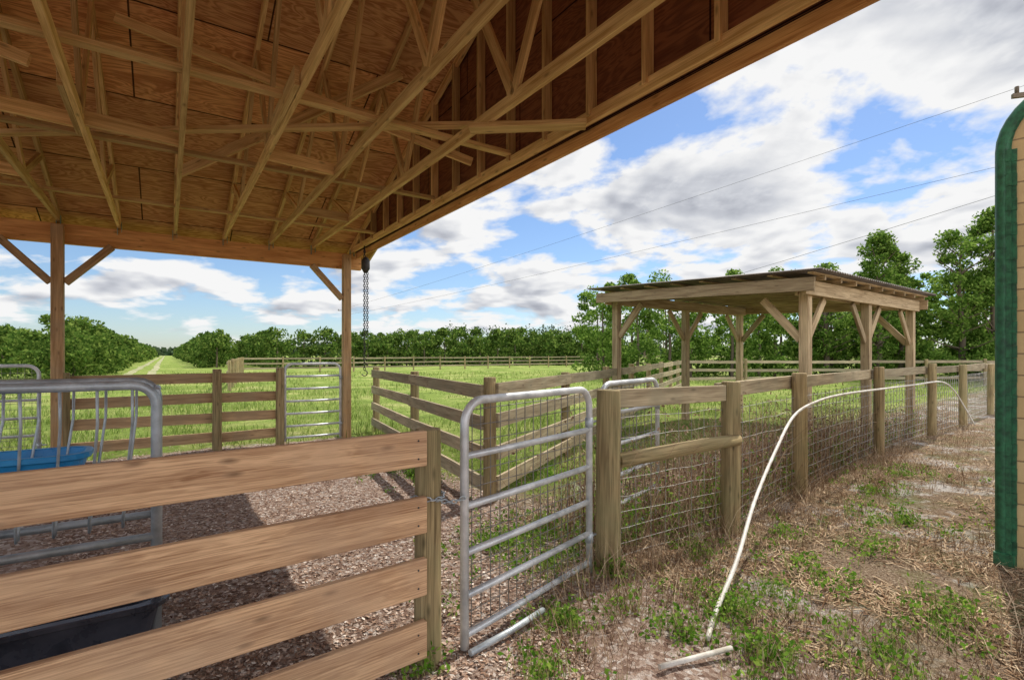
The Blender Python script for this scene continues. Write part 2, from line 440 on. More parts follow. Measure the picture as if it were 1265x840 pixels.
ch.tube([cx+Vector((0.05*math.sin(a)+.0,0,1.26+0.05*math.cos(a))) for a in np.linspace(0,4.4,10)],0.009,6)
ch.build("chain_hoist",[M_chain])

# ------------------------------------------------------------ fences
def round_post(mb,x,y,r,h,mat=0,lean=(0,0)):
    pts=[];rs=[]
    for z,f in ((-.25,1.0),(0.0,1.03),(h*.3,1.0),(h*.6,.985),(h*.9,.97),(h-.012,.955),(h,.90)):
        pts.append((x+lean[0]*z/h,y+lean[1]*z/h,z)); rs.append(r*f)
    mb.tube(pts,rs,18,mat,jit=0.03)

fb=empty("board_fence")
p1=Vector((-0.44,2.71,0))
mb=MB(); round_post(mb,p1.x,p1.y,0.070,1.21); 
ld=Vector((-1.2,-0.94,0)).normalized(); ln=Vector((0.617,-0.787,0))
p1b=p1+ld*3.0
round_post(mb,p1b.x,p1b.y,0.07,1.22)
mb.build("post",[M_post],fb,bevel=0.004)
mb=MB()
for i,(z0,z1) in enumerate(((1.04,1.215),(0.705,0.885),(0.395,0.578),(0.08,0.265))):
    a_=p1+ln*0.085+Vector((0,0,(z0+z1)/2)); 
    e=p1+ln*0.085+ld*3.6+Vector((0,0,(z0+z1)/2+random.uniform(-.01,.01)))
    mb.beam(a_+ld*0.06,e,0.038,z1-z0)
ob=mb.build("boards",[M_board],fb,bevel=0.004)
nb=MB()
for z0 in (1.13,0.8,0.49,0.17):
    for dz in (-.05,.04):
        q=p1+ln*0.104+ld*0.11+Vector((0,0,z0+dz)); nb.tube([q,q+ln*.003],0.005,8)
nb.build("nails",[M_chain],fb)

rf=empty("post_and_wire_fence")
mb=MB()
hts=[1.33,1.35,1.38,1.39,1.41,1.36,1.33,1.33,1.33]; rads=[.092,.086,.082,.078,.075,.075,.075,.08,.08]
for (x,y),h,r in zip(FP,hts,rads): round_post(mb,x,y,r,h,lean=(random.uniform(-.02,.02),random.uniform(-.02,.02)))
mb.build("posts",[M_post],rf,bevel=0.005)
mb=MB()
for i in range(len(FP)-1):
    a_=Vector((*FP[i],1.26)); b_=Vector((*FP[i+1],1.26+random.uniform(-.015,.015)))
    dr=(b_-a_).normalized()
    nrm=Vector((-dr.y,dr.x,0)).normalized()
    if i==0: mb.beam(a_+dr*.09,b_-dr*.085,0.04,0.14)
    else: mb.beam(a_+nrm*.11-dr*.05,b_+nrm*.11+dr*.04+Vector((0,0,.01)),0.04,0.14)
mb.build("top_rails",[M_gray],rf,bevel=0.004)
mb=MB()
a_=Vector((*FP[0],.79)); b_=Vector((*FP[1],.83)); 
dr=(b_-a_).normalized(); ou=Vector((.64,-.77,0))
mb.tube([a_+dr*.08+ou*.02,a_.lerp(b_,.3)+ou*.03,a_.lerp(b_,.7)+ou*.035,b_-dr*.0+ou*.07],[.055,.058,.056,.052],14,0,jit=.03)
mb.build("log_rail",[M_post],rf)
M_wirel = metal("woven_wire", (0.24, 0.22, 0.20), (0.46, 0.44, 0.41), 0.3, 0.5)
mb=MB()
zsw=[0.04,.14,.25,.37,.5,.64,.79,.95,1.10]
for i in range(len(FP)-1):
    a_=Vector((*FP[i],0)); b_=Vector((*FP[i+1],0)); dr=(b_-a_).normalized(); nrm=Vector((-dr.y,dr.x,0))*(.03 if i<2 else .05)
    Lg=(b_-a_).length; n=max(2,int(Lg/.15))
    r=(.0026,.003,.0038,.0045,.005,.006,.006,.006)[i]
    for z in zsw:
        pts=[a_.lerp(b_,q/6)+nrm+Vector((0,0,z+random.uniform(-.012,.012))) for q in range(7)]
        mb.tube(pts,r,3,cap=False)
    for q in range(n+1):
        p=a_.lerp(b_,q/n)+nrm; x_=random.uniform(-.012,.012)
        mb.tube([p+Vector((0,0,.02)),p+dr*x_+Vector((0,0,.6)),p+Vector((0,0,1.13))],r,3,cap=False)
mb.build("wire_mesh",[M_wirel],rf)

def board_fence(name,pts,zs,bh,postsp=2.4,mat=M_gray,side=1,ph=1.32,off=.085,pr=.07,bw=.035):
    e=empty(name); mp_=MB(); mbd=MB()
    for i in range(len(pts)-1):
        a_=Vector((*pts[i],0)); b_=Vector((*pts[i+1],0)); Lg=(b_-a_).length; n=max(1,round(Lg/postsp))
        dr=(b_-a_).normalized(); nrm=Vector((-dr.y,dr.x,0))*off*side
        for q in range(n+1):
            if q==n and i<len(pts)-2: continue
            p=a_.lerp(b_,q/n)
            round_post(mp_,p.x,p.y,pr,ph+random.uniform(-.03,.03))
        for q in range(n):
            for z in zs:
                j0=random.uniform(-.015,.015); j1=random.uniform(-.015,.015)
                mbd.beam(a_.lerp(b_,q/n)+nrm+Vector((0,0,z+j0))+dr*.004,a_.lerp(b_,(q+1)/n)+nrm+Vector((0,0,z+j1))-dr*.004,bw,bh)
    mp_.build("posts",[M_post],e); mbd.build("boards",[mat],e)
    return e
M_mid = wood("yard_board_wood", (0.27, 0.16, 0.085), (0.60, 0.41, 0.23), 0.6, 12, 0.25, stain=(0.37, 0.28, 0.17))
ZS=(1.2,.87,.54,.21)
h0=B(1.15,0); h1=B(2.11,0); h2=B(4.03,0)
board_fence("board_fence",[(h0.x,h0.y),(h1.x,h1.y)],ZS,.16,3,M_mid,-1,1.33)
board_fence("board_fence",[(h1.x,h1.y),(h2.x,h2.y)],ZS,.16,5,M_mid,-1,1.33)
board_fence("board_fence",[(-0.24,5.6),(-1.54,8.2),(-2.83,10.8)],(1.2,.86,.52,.2),.15,2.9,M_gray,1,1.32)
board_fence("board_fence",[(-0.24,5.6),(8.3,25.0)],(1.21,.88,.55,.22),.15,2.6,M_gray,-1,1.33)
board_fence("board_fence",[(-12,22),(-21.3,41),(11.4,68),(60,62)],(1.2,.8,.4),.13,3.0,M_gray,1,1.35,bw=.05)
board_fence("board_fence",[(8.3,25.0),(45,27)],(1.2,.8,.4),.13,3.0,M_gray,1,1.35,bw=.05)

# ------------------------------------------------------------ gates
def gate(name,A,Bp,zt,rails,r=.024,wire=True,zb=.05,cr=.13,mat=M_galv,wr=.0028):
    e=empty(name); mb=MB()
    A=Vector((*A,0)); Bp=Vector((*Bp,0)); d=(Bp-A); Lg=d.length; d.normalize()
    def P(x,z): return A+d*x+Vector((0,0,z))
    pts=[P(0,zb)]
    pts.append(P(0,zt-cr))
    for a in np.linspace(0,math.pi/2,7)[1:]: pts.append(P(cr-cr*math.cos(a),zt-cr+cr*math.sin(a)))
    for a in np.linspace(math.pi/2,0,7): pts.append(P(Lg-cr+cr*math.cos(a),zt-cr+cr*math.sin(a)))
    pts.append(P(Lg,zb))
    mb.tube(pts,r,12)
    for z in rails: mb.tube([P(0.0,z),P(Lg*.5,z-.004),P(Lg,z)],r*.82,12)
    mb.build("frame",[mat],e)
    if wire:
        w=MB(); nn=Vector((-d.y,d.x,0))*(r+.003)
        nx_=int(Lg/.075)
        for i in range(1,nx_): w.tube([P(i*Lg/nx_,zb+.05)+nn,P(i*Lg/nx_+random.uniform(-.008,.008),zt-.03)+nn],wr,4,cap=False)
        z=zb+.08
        while z<zt-.04:
            w.tube([P(.02,z)+nn,P(Lg*.5,z+random.uniform(-.01,.01))+nn,P(Lg-.02,z)+nn],wr,4,cap=False); z+=.085
        w.build("wire_panel",[M_wire],e)
    hg=MB()
    for z in (zt*.82,zb+.25):
        hg.tube([P(Lg-.0,z),P(Lg+.09,z)],.009,8); hg.tube([P(Lg+.0,z-.035),P(Lg+.0,z+.035)],r+.006,10)
    hg.build("hinges",[M_galvd],e)
    return e
gate("tube_gate",(-0.255,2.78),(0.56,3.76),1.345,(1.05,.78,.53,.30,.09),wire=True,zb=.02)
gate("tube_gate",(0.70,4.06),(1.38,4.92),1.36,(1.12,.86,.6,.36,.12),wire=True,zb=.04,r=.021)
ga=B(1.07,0.0); gb=B(0.11,0.0)
gate("tube_gate",(ga.x,ga.y),(gb.x,gb.y),1.42,(1.2,.98,.76,.54,.32,.12),wire=False,zb=.06)
ga=B(6.9,0.0); gb=B(4.3,0.0)
gate("tube_gate",(ga.x,ga.y),(gb.x,gb.y),1.43,(1.2,.95,.7,.45,.2),wire=True,zb=.06)

ch=MB()
c0=p1+Vector((0,0,.86)); R=.082
for i in range(11):
    a=-2.6+i*0.38
    link_c=(c0.x+math.cos(a)*R,c0.y+math.sin(a)*R,.86+.006*math.sin(i))
    pts=[]
    for q in range(9):
        w=2*math.pi*q/8
        tx=-math.sin(a); ty=math.cos(a)
        if i%2: pts.append(Vector((link_c[0]+tx*math.cos(w)*.022,link_c[1]+ty*math.cos(w)*.022,link_c[2]+math.sin(w)*.011)))
        else: pts.append(Vector((link_c[0]+tx*math.cos(w)*.022+math.cos(a)*math.sin(w)*.009,link_c[1]+ty*math.cos(w)*.022+math.sin(a)*math.sin(w)*.009,link_c[2])))
    ch.tube(pts,.0035,5,cap=False)
ga=c0+Vector((.06,-.07,0)); gb=Vector((-0.25,2.75,.84))
for i in range(6):
    f=(i+.5)/6; c=ga.lerp(gb,f); c.z-=.02*math.sin(math.pi*f)
    d_=(gb-ga).normalized(); s_=Vector((0,0,1)) if i%2 else d_.cross(Vector((0,0,1)))
    ch.tube([c+d_*math.cos(w)*.02+s_*math.sin(w)*.01 for w in np.linspace(0,2*math.pi,9)],.0035,5,cap=False)
ch.build("gate_chain",[M_galvd])

# ------------------------------------------------------------ feeder
fd=empty("hay_feeder")
C0=Vector((-1.84,2.68,0))
def F(a,b,z): return C0-V*a+U*b+Vector((0,0,z))
mb=MB()
LF=2.0; DF=0.46
for b_ in (0,DF):
    pts=[F(0,b_,.12),F(0,b_,1.34)]+[F(.1-.1*math.cos(a),b_,1.34+.1*math.sin(a)) for a in np.linspace(0,math.pi/2,6)[1:]]+[F(LF,b_,1.44)]
    mb.tube(pts,.024,12)
    mb.tube([F(0,b_,.66),F(LF,b_,.66)],.021,10)
    mb.tube([F(LF,b_,.1),F(LF,b_,1.44)],.024,10)
for a in (0,LF):
    mb.tube([F(a,0,1.40),F(a,DF,1.40)],.018,10); mb.tube([F(a,0,.66),F(a,DF,.66)],.018,10)
    mb.tube([F(a,0,.2),F(a,DF,.2)],.018,10)
for b_,dr in ((0,1),(DF,-1)):
    for i in range(14):
        a=.10+i*.14
        mb.tube([F(a,b_,1.42),F(a+.0,b_+dr*.02,1.25),F(a+.05,b_+dr*.2,.72),F(a+.05,b_+dr*.21,.67)],.0065,6)
mb.build("frame",[M_galvd],fd)
def trough(mb,F,a0,a1,b0,b1,zb,zt,th=.012,taper=.07,rim=.025,n=6):
    def loop(a0,a1,b0,b1,z,cr):
        pts=[]
        for (ca,cb,s0) in ((a1-cr,b1-cr,0),(a0+cr,b1-cr,1),(a0+cr,b0+cr,2),(a1-cr,b0+cr,3)):
            for q in range(n):
                w=s0*math.pi/2+q/(n-1)*math.pi/2
                pts.append(F(ca+cr*math.cos(w),cb+cr*math.sin(w),z))
        return pts
    Ls=[loop(a0+taper,a1-taper,b0+taper,b1-taper,zb,.06),loop(a0,a1,b0,b1,zt-.03,.1),loop(a0-rim,a1+rim,b0-rim,b1+rim,zt-.03,.12),loop(a0-rim,a1+rim,b0-rim,b1+rim,zt,.12),
        loop(a0+.01,a1-.01,b0+.01,b1-.01,zt,.1),loop(a0+taper+th,a1-taper-th,b0+taper+th,b1-taper-th,zb+th+.02,.05)]
    base=len(mb.v); k=4*n
    for l in Ls: mb.v.extend([tuple(p) for p in l])
    for i in range(len(Ls)-1):
        for j in range(k):
            j2=(j+1)%k
            mb.face((base+i*k+j,base+i*k+j2,base+(i+1)*k+j2,base+(i+1)*k+j),[(0,0)]*4,0,False)
    mb.face(range(base,base+k)[::-1],[(0,0)]*k); mb.face(range(base+5*k,base+6*k),[(0,0)]*k)
mb=MB(); trough(mb,F,-.02,1.95,-.14,.52,.06,.38,rim=.04)
mb.build("trough",[M_black],fd,bevel=.006)
tb=MB()
trough(tb,F,.30,.95,.10,.40,.93,1.10,taper=.04,rim=.02)
tb.build("blue_feed_tub",[M_blue],None,bevel=.004)

# ------------------------------------------------------------ shed
sh=empty("open_shed")
S0=Vector((4.53,8.0,0)); Ku=Vector((-.608,.794,0)); Kv=Vector((.795,.607,0))
def S(k,m_,z): return S0+Ku*k+Kv*m_+Vector((0,0,z))
def szt(k): return 2.50+.035*k
mb=MB()
for k in (0,3.79):
    for m_ in (0,2.47,4.94):
        mb.beam(S(k,m_,-.2),S(k,m_,szt(k)+.18),.14,.14,up=Ku)
        for sg in (-1,1):
            if (m_==0 and sg==-1) or (m_==4.94 and sg==1): continue
            mb.beam(S(k,m_+sg*.07,szt(k)-.68),S(k,m_+sg*.66,szt(k)-.02),.05,.12)
        sg=1 if k==0 else -1
        if m_!=2.47: mb.beam(S(k+sg*.07,m_,szt(k)-.68),S(k+sg*.66,m_,szt(k)-.02),.05,.12)
mb.build("posts_and_braces",[M_shed],sh,bevel=.005)
mb=MB()
for k in (-.095,3.79+.095): mb.beam(S(k,-.25,szt(k)+.11),S(k,5.1,szt(k)+.11),.045,.22)
for k in (.095,3.79-.095): mb.beam(S(k,-.1,szt(k)+.10),S(k,5.05,szt(k)+.10),.045,.20)
for m_ in (-.28,5.13): mb.beam(S(-.25,m_,szt(-.25)+.14),S(4.1,m_,szt(4.1)+.14),.045,.20)
for m_ in np.arange(0.1,5.1,.6): mb.beam(S(-.25,m_,szt(-.25)+.26),S(4.1,m_,szt(4.1)+.26),.045,.07)
for k in np.arange(-.2,4.2,.6): mb.beam(S(k,-.3,szt(k)+.31),S(k,5.15,szt(k)+.31),.09,.025)
mb.build("beams",[M_shed],sh,bevel=.004)
mb=MB(); n=240
base=len(mb.v)
for i in range(n+1):
    m_=-.38+(5.2+.38)*i/n; dz=.014*math.sin(i/n*2*math.pi*60)
    for k in (-.38,4.3): 
        for dzz in (0,.006): mb.v.append(tuple(S(k,m_,szt(k)+.342+dz+dzz)))
for i in range(n):
    b_=base+i*4; mb.face((b_,b_+4,b_+6,b_+2),[(0,0)]*4,0,True); mb.face((b_+1,b_+3,b_+7,b_+5),[(0,0)]*4,0,True)
    mb.face((b_,b_+1,b_+5,b_+4),[(0,0)]*4); mb.face((b_+2,b_+6,b_+7,b_+3),[(0,0)]*4)
mb.build("roof_sheets",[M_roofmetal],sh)

# ------------------------------------------------------------ tan building at right
m,nt,N,L,bs=new_mat("tan_siding")
uv=N.new("ShaderNodeUVMap"); br=N.new("ShaderNodeTexBrick"); L.new(uv.outputs[0],br.inputs[0])
br.inputs["Scale"].default_value=1; br.inputs["Brick Width"].default_value=.30; br.inputs["Row Height"].default_value=.16; br.inputs["Mortar Size"].default_value=.006
br.inputs["Color1"].default_value=(.62,.44,.21,1); br.inputs["Color2"].default_value=(.74,.55,.29,1); br.inputs["Mortar"].default_value=(.25,.17,.09,1)
c_=mixc(N,L,maprange(N,L,noise_tex(N,L,uv.outputs[0],9,4,.7),.35,.75,0,.5),br.outputs[0],(.48,.34,.17))
L.new(c_,bs.inputs["Base Color"]); bs.inputs["Roughness"].default_value=.85
bl=empty("tan_shingle_building")
e1=Vector((.64,-.77,0)); e2=Vector((.77,.64,0)); CC=Vector((3.735,3.92,0))
def Q(a,b_,z): return CC+e1*a+e2*b_+Vector((0,0,z))
mb=MB(); WL=2.0; DL=3.0; ztb=3.55; cr=.42
prof=[(0,0)]+[(0,ztb-cr)]+[(cr-cr*math.cos(a),ztb-cr+cr*math.sin(a)) for a in np.linspace(0,math.pi/2,8)[1:]]
prof+= [(WL-x,z) for x,z in prof[::-1]]
mb.quad([Q(x,0,z) for x,z in prof],[(x,z) for x,z in prof])
mb.quad([Q(x,DL,z) for x,z in prof][::-1],[(x,z) for x,z in prof][::-1])
for i in range(len(prof)-1):
    (x0,z0),(x1,z1)=prof[i],prof[i+1]
    mb.quad([Q(x0,0,z0),Q(x1,0,z1),Q(x1,DL,z1),Q(x0,DL,z0)],[(0,z0),(0,z1),(DL,z1),(DL,z0)])
mb.build("walls",[m],bl)
mb=MB()
pr=[(-.01,-.02)]+[(-.01,z) for z in np.linspace(.1,ztb-cr,34)]+[(cr-(cr+.01)*math.cos(a),ztb-cr+(cr+.01)*math.sin(a)) for a in np.linspace(0,math.pi/2,10)[1:]]+[(WL-cr,ztb+.01)]
for off,wd in ((0.0,.085),(-.02,.03)):
    for i in range(len(pr)-1):
        (x0,z0),(x1,z1)=pr[i],pr[i+1]
        if z1-z0>0.001 and x1-x0<.001:
            a0=Q(x0+.03,-.012+off,z0+.001); a1=Q(x1+.03,-.012+off,z1-.0005)
            mb.beam(a0,a1,.012+.004*(i%2),wd+.004*(i%2),up=e1)
        else:
            mb.beam(Q(x0,-.012+off,z0),Q(x1,-.012+off,z1),.012,wd,up=Vector((0,0,1)))
mb.tube([Q(x-.005,.0,z) for x,z in pr],[.045]*len(pr),8)
mb.beam(Q(-.0,-.0,-.02),Q(-.0,-.0,.10),.12,.12)
mb.build("corner_trim",[M_green],bl)

# ------------------------------------------------------------ pipes
def bez(pts,n=10):
    out=[]; P=[Vector(p) for p in pts]; P=[P[0]*2-P[1]]+P+[P[-1]*2-P[-2]]
    for i in range(1,len(P)-2):
        for q in range(n):
            t=q/n; a,b_,c,d=P[i-1],P[i],P[i+1],P[i+2]
            out.append(.5*((2*b_)+(c-a)*t+(2*a-5*b_+4*c-d)*t*t+(3*b_-a-3*c+d)*t**3))
    out.append(P[-2]); return out
mb=MB()
mb.tube(bez([(1.08,2.86,.03),(1.22,3.1,.06),(1.52,3.5,.21),(1.95,4.15,.44),(2.45,4.80,.72),(2.95,5.42,.95),(3.40,5.80,1.06),(4.2,6.55,1.09),(5.8,8.05,1.06),(7.2,9.3,1.04),(8.4,10.15,1.05),(9.2,10.8,.85),(9.7,11.1,.45),(10.0,11.2,.06)]),.0145,10)
mb.build("white_water_pipe",[M_pvc])
mb=MB(); mb.tube([(0.74,2.60,.03),(1.17,2.76,.035)],.014,10); mb.build("white_pipe_offcut",[M_pvc])
mb=MB(); mb.tube([(-.22,2.72,.03),(.0,2.93,.04),(.19,3.15,.045)],.018,10); mb.build("ground_pipe",[M_galvd])

# ------------------------------------------------------------ power lines and poles
def pole(x,y,h,arm=True):
    mb=MB(); mb.tube([(x,y,-.3),(x,y,h*.5),(x,y,h)],[.16,.14,.11],10)
    if arm:
        mb.beam((x-1,y+.3,h-.5),(x+1,y-.3,h-.5),.1,.12)
        for q in (-.9,0.05,.9): mb.tube([(x+q,y-.3*q,h-.44),(x+q,y-.3*q,h-.25)],.05,8)
    mb.build("utility_pole",[M_bark])
pole(15.0,14.2,9.3); pole(-30,92,9.8); pole(15.7,60,8.1,False); pole(-44,95,6.6,False); pole(-47,104,6.6,False)
def wire(a,b_,sag,r):
    mb=MB(); a=Vector(a); b_=Vector(b_)
    mb.tube([a.lerp(b_,f)-Vector((0,0,sag*4*f*(1-f))) for f in np.linspace(0,1,24)],[r*(1+1.6*f) for f in np.linspace(0,1,24)],5,cap=False)
    mb.build("power_line",[M_cable])
wire((14.6,14.3,9.15),(-30,92,9.6),.35,.0052)
wire((14.6,14.0,7.0),(-30,92,8.4),.3,.0052)
wire((14.6,14.2,6.35),(15.7,60,7.9),.15,.0065)

# ------------------------------------------------------------ foliage
def leaf_tris(P,size,up=0.3,asp=.5):
    n=len(P)
    d=rng.normal(size=(n,3)); d[:,2]+=up; d/=np.linalg.norm(d,axis=1)[:,None]
    q=rng.normal(size=(n,3)); sd=np.cross(d,q); sd/=np.linalg.norm(sd,axis=1)[:,None]+1e-9
    s=size if isinstance(size,np.ndarray) else np.full(n,size)
    s=(s*rng.uniform(.6,1.3,n))[:,None]
    v=np.stack([P-d*s*.5,P+sd*s*asp*.5,P+d*s*.5,P-sd*s*asp*.5],1).reshape(-1,3)
    b=np.arange(n)[:,None]*4
    t=np.concatenate([b+np.array([[0,1,2]]),b+np.array([[0,2,3]])])
    return v,t
class NP:
    def __init__(s): s.v=[];s.t=[];s.m=[];s.n=0
    def add(s,v,t,m=0):
        s.v.append(v); s.t.append(t+s.n); s.m.append(np.full(len(t),m)); s.n+=len(v)
    def trunk(s,pts,rs,m=1,n=7):
        mb=MB(); mb.tube(pts,rs,n,cap=False)
        v=np.array(mb.v); t=[]
        for f in mb.f: t.append((f[0],f[1],f[2])); t.append((f[0],f[2],f[3]))
        s.add(v,np.array(t),m)
    def build(s,name,mats): return mesh_np(name,np.concatenate(s.v),np.concatenate(s.t),mats,np.concatenate(s.m))
def crown(x,y,z0,z1,R,nclump,nleaf,size,shape='round'):
    out=[]
    H=z1-z0
    for i in range(nclump):
        f=rng.uniform(0,1)
        if shape=='round': rr=R*math.sqrt(max(.05,1-(2*f-.75)**2*0.7)) if f>.38 else R
        elif shape=='tree': rr=R*math.sqrt(max(.04,1-abs(2*f-.75)**2.2*0.62))*(.85+.2*math.sin(f*15+x))
        a=rng.uniform(0,2*math.pi); q=rr*math.sqrt(rng.uniform(.15,1))*.86
        c=np.array([x+math.cos(a)*q,y+math.sin(a)*q,z0+H*f])
        cr_=R*rng.uniform(.18,.34) if shape=='round' else R*rng.uniform(.14,.34)
        n=int(nleaf/nclump)
        p=rng.normal(size=(n,3)); p/=np.linalg.norm(p,axis=1)[:,None]; p*=(cr_*rng.uniform(.2,1.0,n)**.5)[:,None]
        p[:,2]*=.75
        out.append(c+p)
    P=np.concatenate(out); P=P[P[:,2]>.05]
    return leaf_tris(P,size,.2,.6)
def bush_row(name,items,mat,shape='round',k=1.0):
    N_=NP()
    for (x,y,h,R) in items:
        dist=math.hypot(x,y); size=max(.10,min(.7,.0055*dist))
        area=4*math.pi*R*R*.9+2*R*h
        nl=int(min(4800,k*area*2.4/(size*size*.3)*.32))+150
        v,t=crown(x,y,.05,h,R,34,nl,size,shape); N_.add(v,t,0)
        N_.trunk([(x,y,-.1),(x+.05,y,h*.35),(x,y+.1,h*.7)],[.11,.09,.03],1,5)
    return N_.build(name,[mat,M_bark])
def J(a): return random.uniform(-a,a)
items=[]
y=34
while y<260: items.append((-.668*y-6.8+J(.4),y+J(.4),3.9+J(.35),2.4+J(.3))); y+=2.6*(1+y/150)
y=46
while y<110: items.append((-.668*y-15.5+J(.4),y,3.9+J(.4),2.4)); y+=3.4
bush_row("citrus_grove_row",items,M_citrus)
items=[]
for c0 in (6.3,13):
    y=60
    while y<(260 if c0<10 else 90): items.append((-.668*y+c0+J(.5),y+J(.6),4.1+J(.4),2.5+J(.3))); y+=2.9*(1+y/150)
x=-26
while x<16:
    items.append((x,72+x*.25+J(1),4.5+J(.5),2.5+J(.3))); items.append((x+1.2,80+J(1),5.0+J(.7),2.6)); x+=2.4
bush_row("citrus_grove_block",items,M_citrus)
items=[]
for q in range(38): items.append((-95+q*1.8+J(1),82+J(8)-q*.7,3.9+J(.4),2.5))
bush_row("citrus_grove_edge",[i for i in items if i[0]<-.668*i[1]-9],M_citrus)
items=[]
x=6.0
while x<42:
    items.append((x,33.5+J(1.5),5.7+J(1.1),2.0+J(.4))); x+=1.9
x=6.5
while x<46:
    items.append((x,38.5+J(1.5),6.9+J(1.3),2.4+J(.4))); x+=2.3
bush_row("hedgerow_trees",items,M_tree,'tree',.85)
def tall(x,y,h,R,nl=9000,nc=90):
    N_=NP(); v,t=crown(x,y,.6,h,R,nc,nl,.18,'tree'); N_.add(v,t)
    N_.trunk([(x,y,-.2),(x+.1,y,h*.3),(x-.1,y,h*.6),(x,y,h*.96)],[.2,.15,.09,.02],1,9)
    for q in range(26):
        a=rng.uniform(0,6.28); f=rng.uniform(.2,.9); l=R*(1.0-f*.5)
        N_.trunk([(x,y,h*f*.95),(x+math.cos(a)*l*.5,y+math.sin(a)*l*.5,h*f+.2),(x+math.cos(a)*l,y+math.sin(a)*l,h*f+.65)],[.05,.03,.012],1,5)
    N_.build("tall_tree",[M_tree,M_bark])
tall(21.9,31,8.8,1.8,13000,120); tall(20.0,33,7.2,1.8,7000); tall(24.0,32,7.6,1.9,9000); tall(26.0,30,8.8,2.2,12000); tall(28.3,30.5,9.9,2.4,15000,120); tall(31.5,31,8.4,2.3,8000)
N_=NP()
for q in range(90):
    px=random.uniform(-30,70); yy=230+J(20); h=9+J(3.5)
    N_.trunk([(px,yy,0),(px,yy,h)],[.3,.12],1,5)
    P=rng.normal(size=(60,3))*np.array([1.6,1.4,1.6])+np.array([px,yy,h-1.2]); v,t=leaf_tris(P,1.1,.2,.6); N_.add(v,t)
N_.build("distant_pine_trees",[M_pine,M_bark])
N_=NP(); P=np.stack([rng.uniform(-900,900,9000),rng.uniform(420,460,9000),rng.uniform(0,1,9000)**1.3*9],1)
P[:,2]*=(0.75+.35*np.sin(P[:,0]*.031)+.15*np.sin(P[:,0]*.17)); v,t=leaf_tris(P,6.0,.1,.8); N_.add(v,t); N_.build("distant_treeline",[M_pine])

def blades(name,P,H,Wd,mats,lean=.45):
    n=len(P); a=rng.uniform(0,2*np.pi,n); dx=np.stack([np.cos(a),np.sin(a),np.zeros(n)],1)
    la=rng.uniform(0,2*np.pi,n); ll=rng.uniform(0,lean,n)*H
    ld_=np.stack([np.cos(la)*ll,np.sin(la)*ll,np.zeros(n)],1)
    up=np.stack([np.zeros(n),np.zeros(n),H],1)
    w=Wd[:,None]*dx*.5
    v=np.stack([P-w,P+w,P+up*.55+ld_*.35-w*.7,P+up*.55+ld_*.35+w*.7,P+up*.95+ld_],1).reshape(-1,3)
    b=np.arange(n)[:,None]*5
    t=np.concatenate([b+np.array([[0,1,3]]),b+np.array([[0,3,2]]),b+np.array([[2,3,4]])])
    return mesh_np(name,v,t,mats)
n=110000
Yf=5*np.exp(rng.uniform(0,math.log(9),n)); Xf=rng.uniform(-1.15,1.15,n)*Yf
inb,field,dd,tt,ss=zones(Xf,Yf)
cl=np.array([noise.noise(Vector((x*.6,y*.6,3)))+.4*noise.noise(Vector((x*.16,y*.16,9))) for x,y in zip(Xf,Yf)])
keep=(rng.uniform(0,1,n)<field*(.50+cl*1.4))
inshed=((Xf-4.53)*.795+(Yf-8)*.607); inshk=(-(Xf-4.53)*.608+(Yf-8)*.794)
keep&=~((inshed>-.2)&(inshed<5.2)&(inshk>-.2)&(inshk<4.0)&(rng.uniform(0,1,n)<.6))
keep&=~((np.abs(Xf+.668*Yf+1.85)<1.5)&(Yf>32))
Xf=Xf[keep];Yf=Yf[keep]; n=len(Xf)
Hh=rng.uniform(.05,.20,n)*(1+.7*np.clip(cl[keep],-1,1))
blades("field_grass",np.stack([Xf,Yf,np.zeros(n)-.01],1),Hh,.005+.0010*Yf,[M_grass],.8)
Ps=[];Hs=[]
for i,dens in ((0,560),(1,680),(2,1150),(3,420),(4,260)):
    a_=np.array(FP[i]); b_=np.array(FP[i+1]); f=rng.uniform(0,1,dens)
    o=np.abs(rng.normal(size=dens))*.45+.12
    p=a_+(b_-a_)*f[:,None]+np.array([-.64,.77])*o[:,None]; Ps.append(p); Hs.append(rng.uniform(.2,1.2,dens)*(1 if i<3 else .65))
p=np.concatenate(Ps); Hs=np.concatenate(Hs)
blades("dead_vines",np.column_stack([p,np.zeros(len(p))]),Hs,np.full(len(p),.007),[M_vine],.75)
P=np.column_stack([p+rng.normal(size=p.shape)*.05,rng.uniform(0,1,len(p))**1.3*Hs])
P=np.repeat(P,4,0)+rng.normal(size=(len(P)*4,3))*.07; P[:,2]=np.abs(P[:,2])
v,t=leaf_tris(P,.035,.0,.5); mesh_np("dead_vine_leaves",v,t,[M_vine])
# straw on the ground
n=80000
Yd=1.9+rng.uniform(0,1,n)**1.6*10; Xd=rng.uniform(-.3,1.1,n)*Yd
inb,field,dd,tt,ss=zones(Xd,Yd)
cl=np.array([noise.noise(Vector((x*1.3,y*1.3,8))) for x,y in zip(Xd,Yd)])
pr_=.5+cl*1.5+np.clip(1-np.abs(dd)/1.0,0,1)*.8
k=(dd<1.4)&(rng.uniform(0,1,n)<pr_)&(inb<.9); Xd=Xd[k];Yd=Yd[k]; n=len(Xd)
a=rng.uniform(0,6.28,n); d=np.stack([np.cos(a),np.sin(a),rng.normal(size=n)*.25],1); sd=np.stack([-np.sin(a),np.cos(a),np.zeros(n)],1)
l=rng.uniform(.01,.075,n)[:,None]; w=rng.uniform(.0012,.0045,n)[:,None]
zb=np.array([ground_z(x,y) for x,y in zip(Xd,Yd)])+.012
P=np.stack([Xd,Yd,zb],1)
v=np.stack([P-d*l-sd*w,P-d*l+sd*w,P+d*l+sd*w,P+d*l-sd*w],1).reshape(-1,3); b=np.arange(n)[:,None]*4
